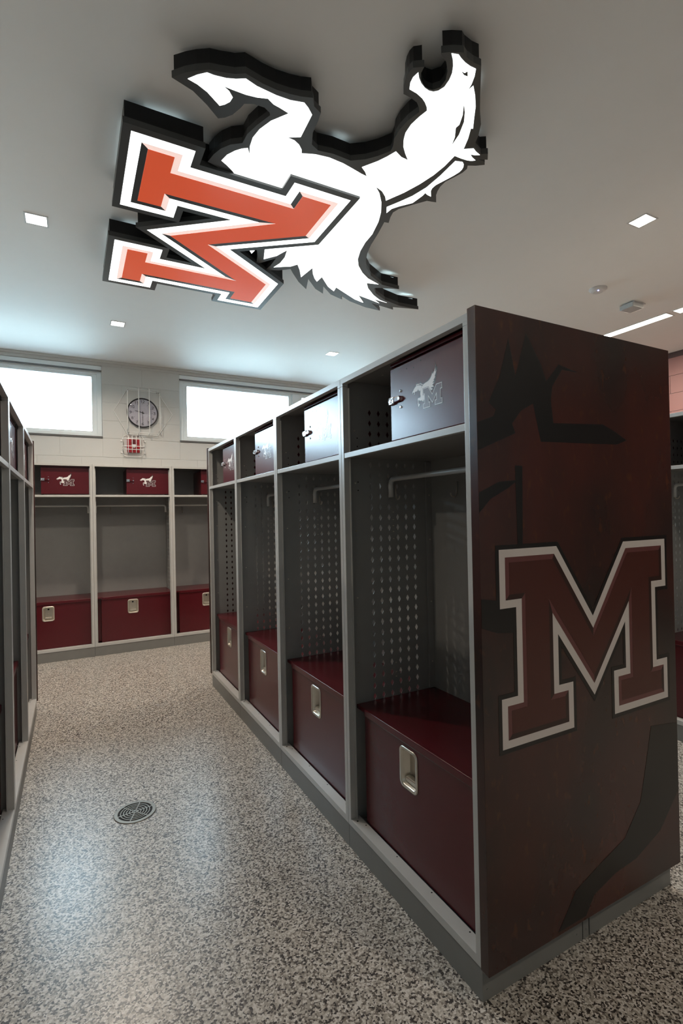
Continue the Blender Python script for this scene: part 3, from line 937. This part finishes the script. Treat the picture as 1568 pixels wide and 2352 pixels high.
for nm, ang, L_, w_ in (('hour_hand', 9.5 * 30, .082, .008), ('minute_hand', 180, .115, .006)):
    b = MB(); a = RAD(90 - ang); dx, dz = math.cos(a), math.sin(a)
    p, q = Vector((-dx * .018, -dz * .018)), Vector((dx * L_, dz * L_)); nn = Vector((-dz, dx)) * w_ / 2
    pts = [p - nn, q - nn * .5, q + nn * .5, p + nn]
    yy = -.0255 if nm == 'hour_hand' else -.0275
    b.poly([(v.x, yy, v.y) for v in pts], M_INK, .001, (0, 1, 0)); b.build(nm, t)
b = MB(); b.cyl((0, -.022, 0), (0, -1, 0), .007, .008, M_INK, 12); b.build('hub', t)
b = MB(); b.loft([ring(.1555, -.033), ring(.11, -.040), ring(.05, -.0435)], M_GLASS, False, True, True); b.build('lens_cover', t)
tag(t, 'round wall clock with pale dial and black numerals between the two windows', 'clock')

t = empty('wire_guard', (-.266, YF, 2.574))
hexa = [(-.30, 0), (-.155, .262), (.160, .262), (.325, 0), (.165, -.254), (-.160, -.254)]
hexa = [(a, c) for a, c in hexa]
b = MB(); b.tube([(a, -.006, c) for a, c in hexa] + [(hexa[0][0], -.006, hexa[0][1])], .0045, M_WIRE, 8, False)
b.build('hexagonal_frame', t)
for x, zt in ((-.163, .222), (-.048, .262), (.063, .262), (.176, .225)):
    b = MB(); zb = -zt + .014
    b.tube([(x, -.008, zt + .015), (x, -.085, zt), (x, -.1, zt - .015), (x, -.1, zb + .015), (x, -.085, zb), (x, -.008, zb)], .0042, M_WIRE, 8)
    b.build('upright_wire', t)
for zz in (.236, -.236):
    b = MB(); b.tube([(-.150, -.008, zz), (-.145, -.060, zz), (.150, -.060, zz), (.155, -.008, zz)], .004, M_WIRE, 8); b.build('cross_wire', t)
tag(t, 'six sided white wire guard mounted over the wall clock', 'wire guard')

t = empty('fire_alarm', (-.369, YF, 2.19))
b = MB(); b.box((-.064, -.045, -.075), (.064, -.001, .078), M_REDPLASTIC, .006); b.build('body', t)
b = MB(); b.box((-.070, -.060, -.035), (.070, -.045, .010), M_REDPLASTIC, .005); b.build('front_ridge', t)
b = MB(); b.box((-.021, -.0505, .012), (.021, -.0455, .068), mat('dark_red_grille', (.12, .008, .012), .5), .002); b.build('sounder_grille', t)
b = MB(); b.loft([[(.024 * x, -.0605, .024 * z - .008) for x, z in ((-1, .9), (1, .9), (.95, -.1), (.5, -.75), (0, -.95), (-.5, -.75), (-.95, -.1))],
                  [(.018 * x, -.076, .018 * z - .008) for x, z in ((-1, .9), (1, .9), (.95, -.1), (.5, -.75), (0, -.95), (-.5, -.75), (-.95, -.1))]], M_PLASTIC, True, True)
b.build('strobe_lens', t)
tag(t, 'red fire alarm strobe on the block wall just below the clock', 'fire alarm')
t = empty('wire_cage', (-.369, YF, 2.19))
b = MB()
def rr(w, h, r, y, cz=0, n=5): return rrect(0, cz, w, h, r, y, n)
lp = rr(.222, .236, .045, -.004); b.tube(lp + [lp[0]], .0042, M_WIRE, 8, False); b.build('back_frame', t)
for x in (-.060, -.020, .022, .062):
    b = MB(); b.tube([(x, -.004, .118), (x, -.09, .103), (x, -.1, .09), (x, -.1, -.090)], .0036, M_WIRE, 8); b.build('upright_wire', t)
for z in (.068, -.012, -.048):
    b = MB(); b.tube([(-.111, -.004, z), (-.108, -.088, z), (-.096, -.1, z), (.096, -.1, z), (.108, -.088, z), (.111, -.004, z)], .0036, M_WIRE, 8); b.build('cross_wire', t)
for sx, z in ((-1, .055), (1, .055), (-1, -.075), (1, -.075)):
    b = MB(); b.box((sx * .112, -.012, z - .008), (sx * .132, 0, z + .008), M_WIRE, .002); b.build('mounting_clip', t)
tag(t, 'small rounded white wire cage fitted over the red fire alarm', 'wire guard')

# ------------------------------------------------------------------ floor drain
t = empty('floor_drain', (-.747, 1.477, 0))
R0 = .088
b = MB(); b.cyl((0, 0, .0005), (0, 0, 1), R0 * .9, .0006, M_HOLE, 40); b.build('drain_well', t)
b = MB(); n = 48
def cr(r, z): return [(r * math.cos(a), r * math.sin(a), z) for a in [2 * math.pi * i / n for i in range(n)]]
b.loft([cr(R0 * 1.06, .0002), cr(R0 * 1.03, .0032), cr(R0 * .86, .0034), cr(R0 * .85, .0012)], M_DRAIN)
for i in range(1, 6):
    r = R0 * .86 * i / 6.0
    b.loft([cr(r + .0022, .0012), cr(r + .0020, .0032), cr(r - .0020, .0032), cr(r - .0022, .0012)], M_DRAIN)
for i in range(6):
    a = RAD(8 + 60 * i); c, s = math.cos(a), math.sin(a); w = .0045 if i % 3 else .006
    q = [(0 - s * -w / 2, 0 + c * -w / 2), (c * R0 * .87 + s * w / 2, s * R0 * .87 - c * w / 2),
         (c * R0 * .87 - s * w / 2, s * R0 * .87 + c * w / 2), (-s * w / 2, c * w / 2)]
    b.face([(x, y, .0035) for x, y in q], M_DRAIN)
b.build('grate', t)
tag(t, 'round metal drain grate set in the speckled floor of the aisle', 'drain')
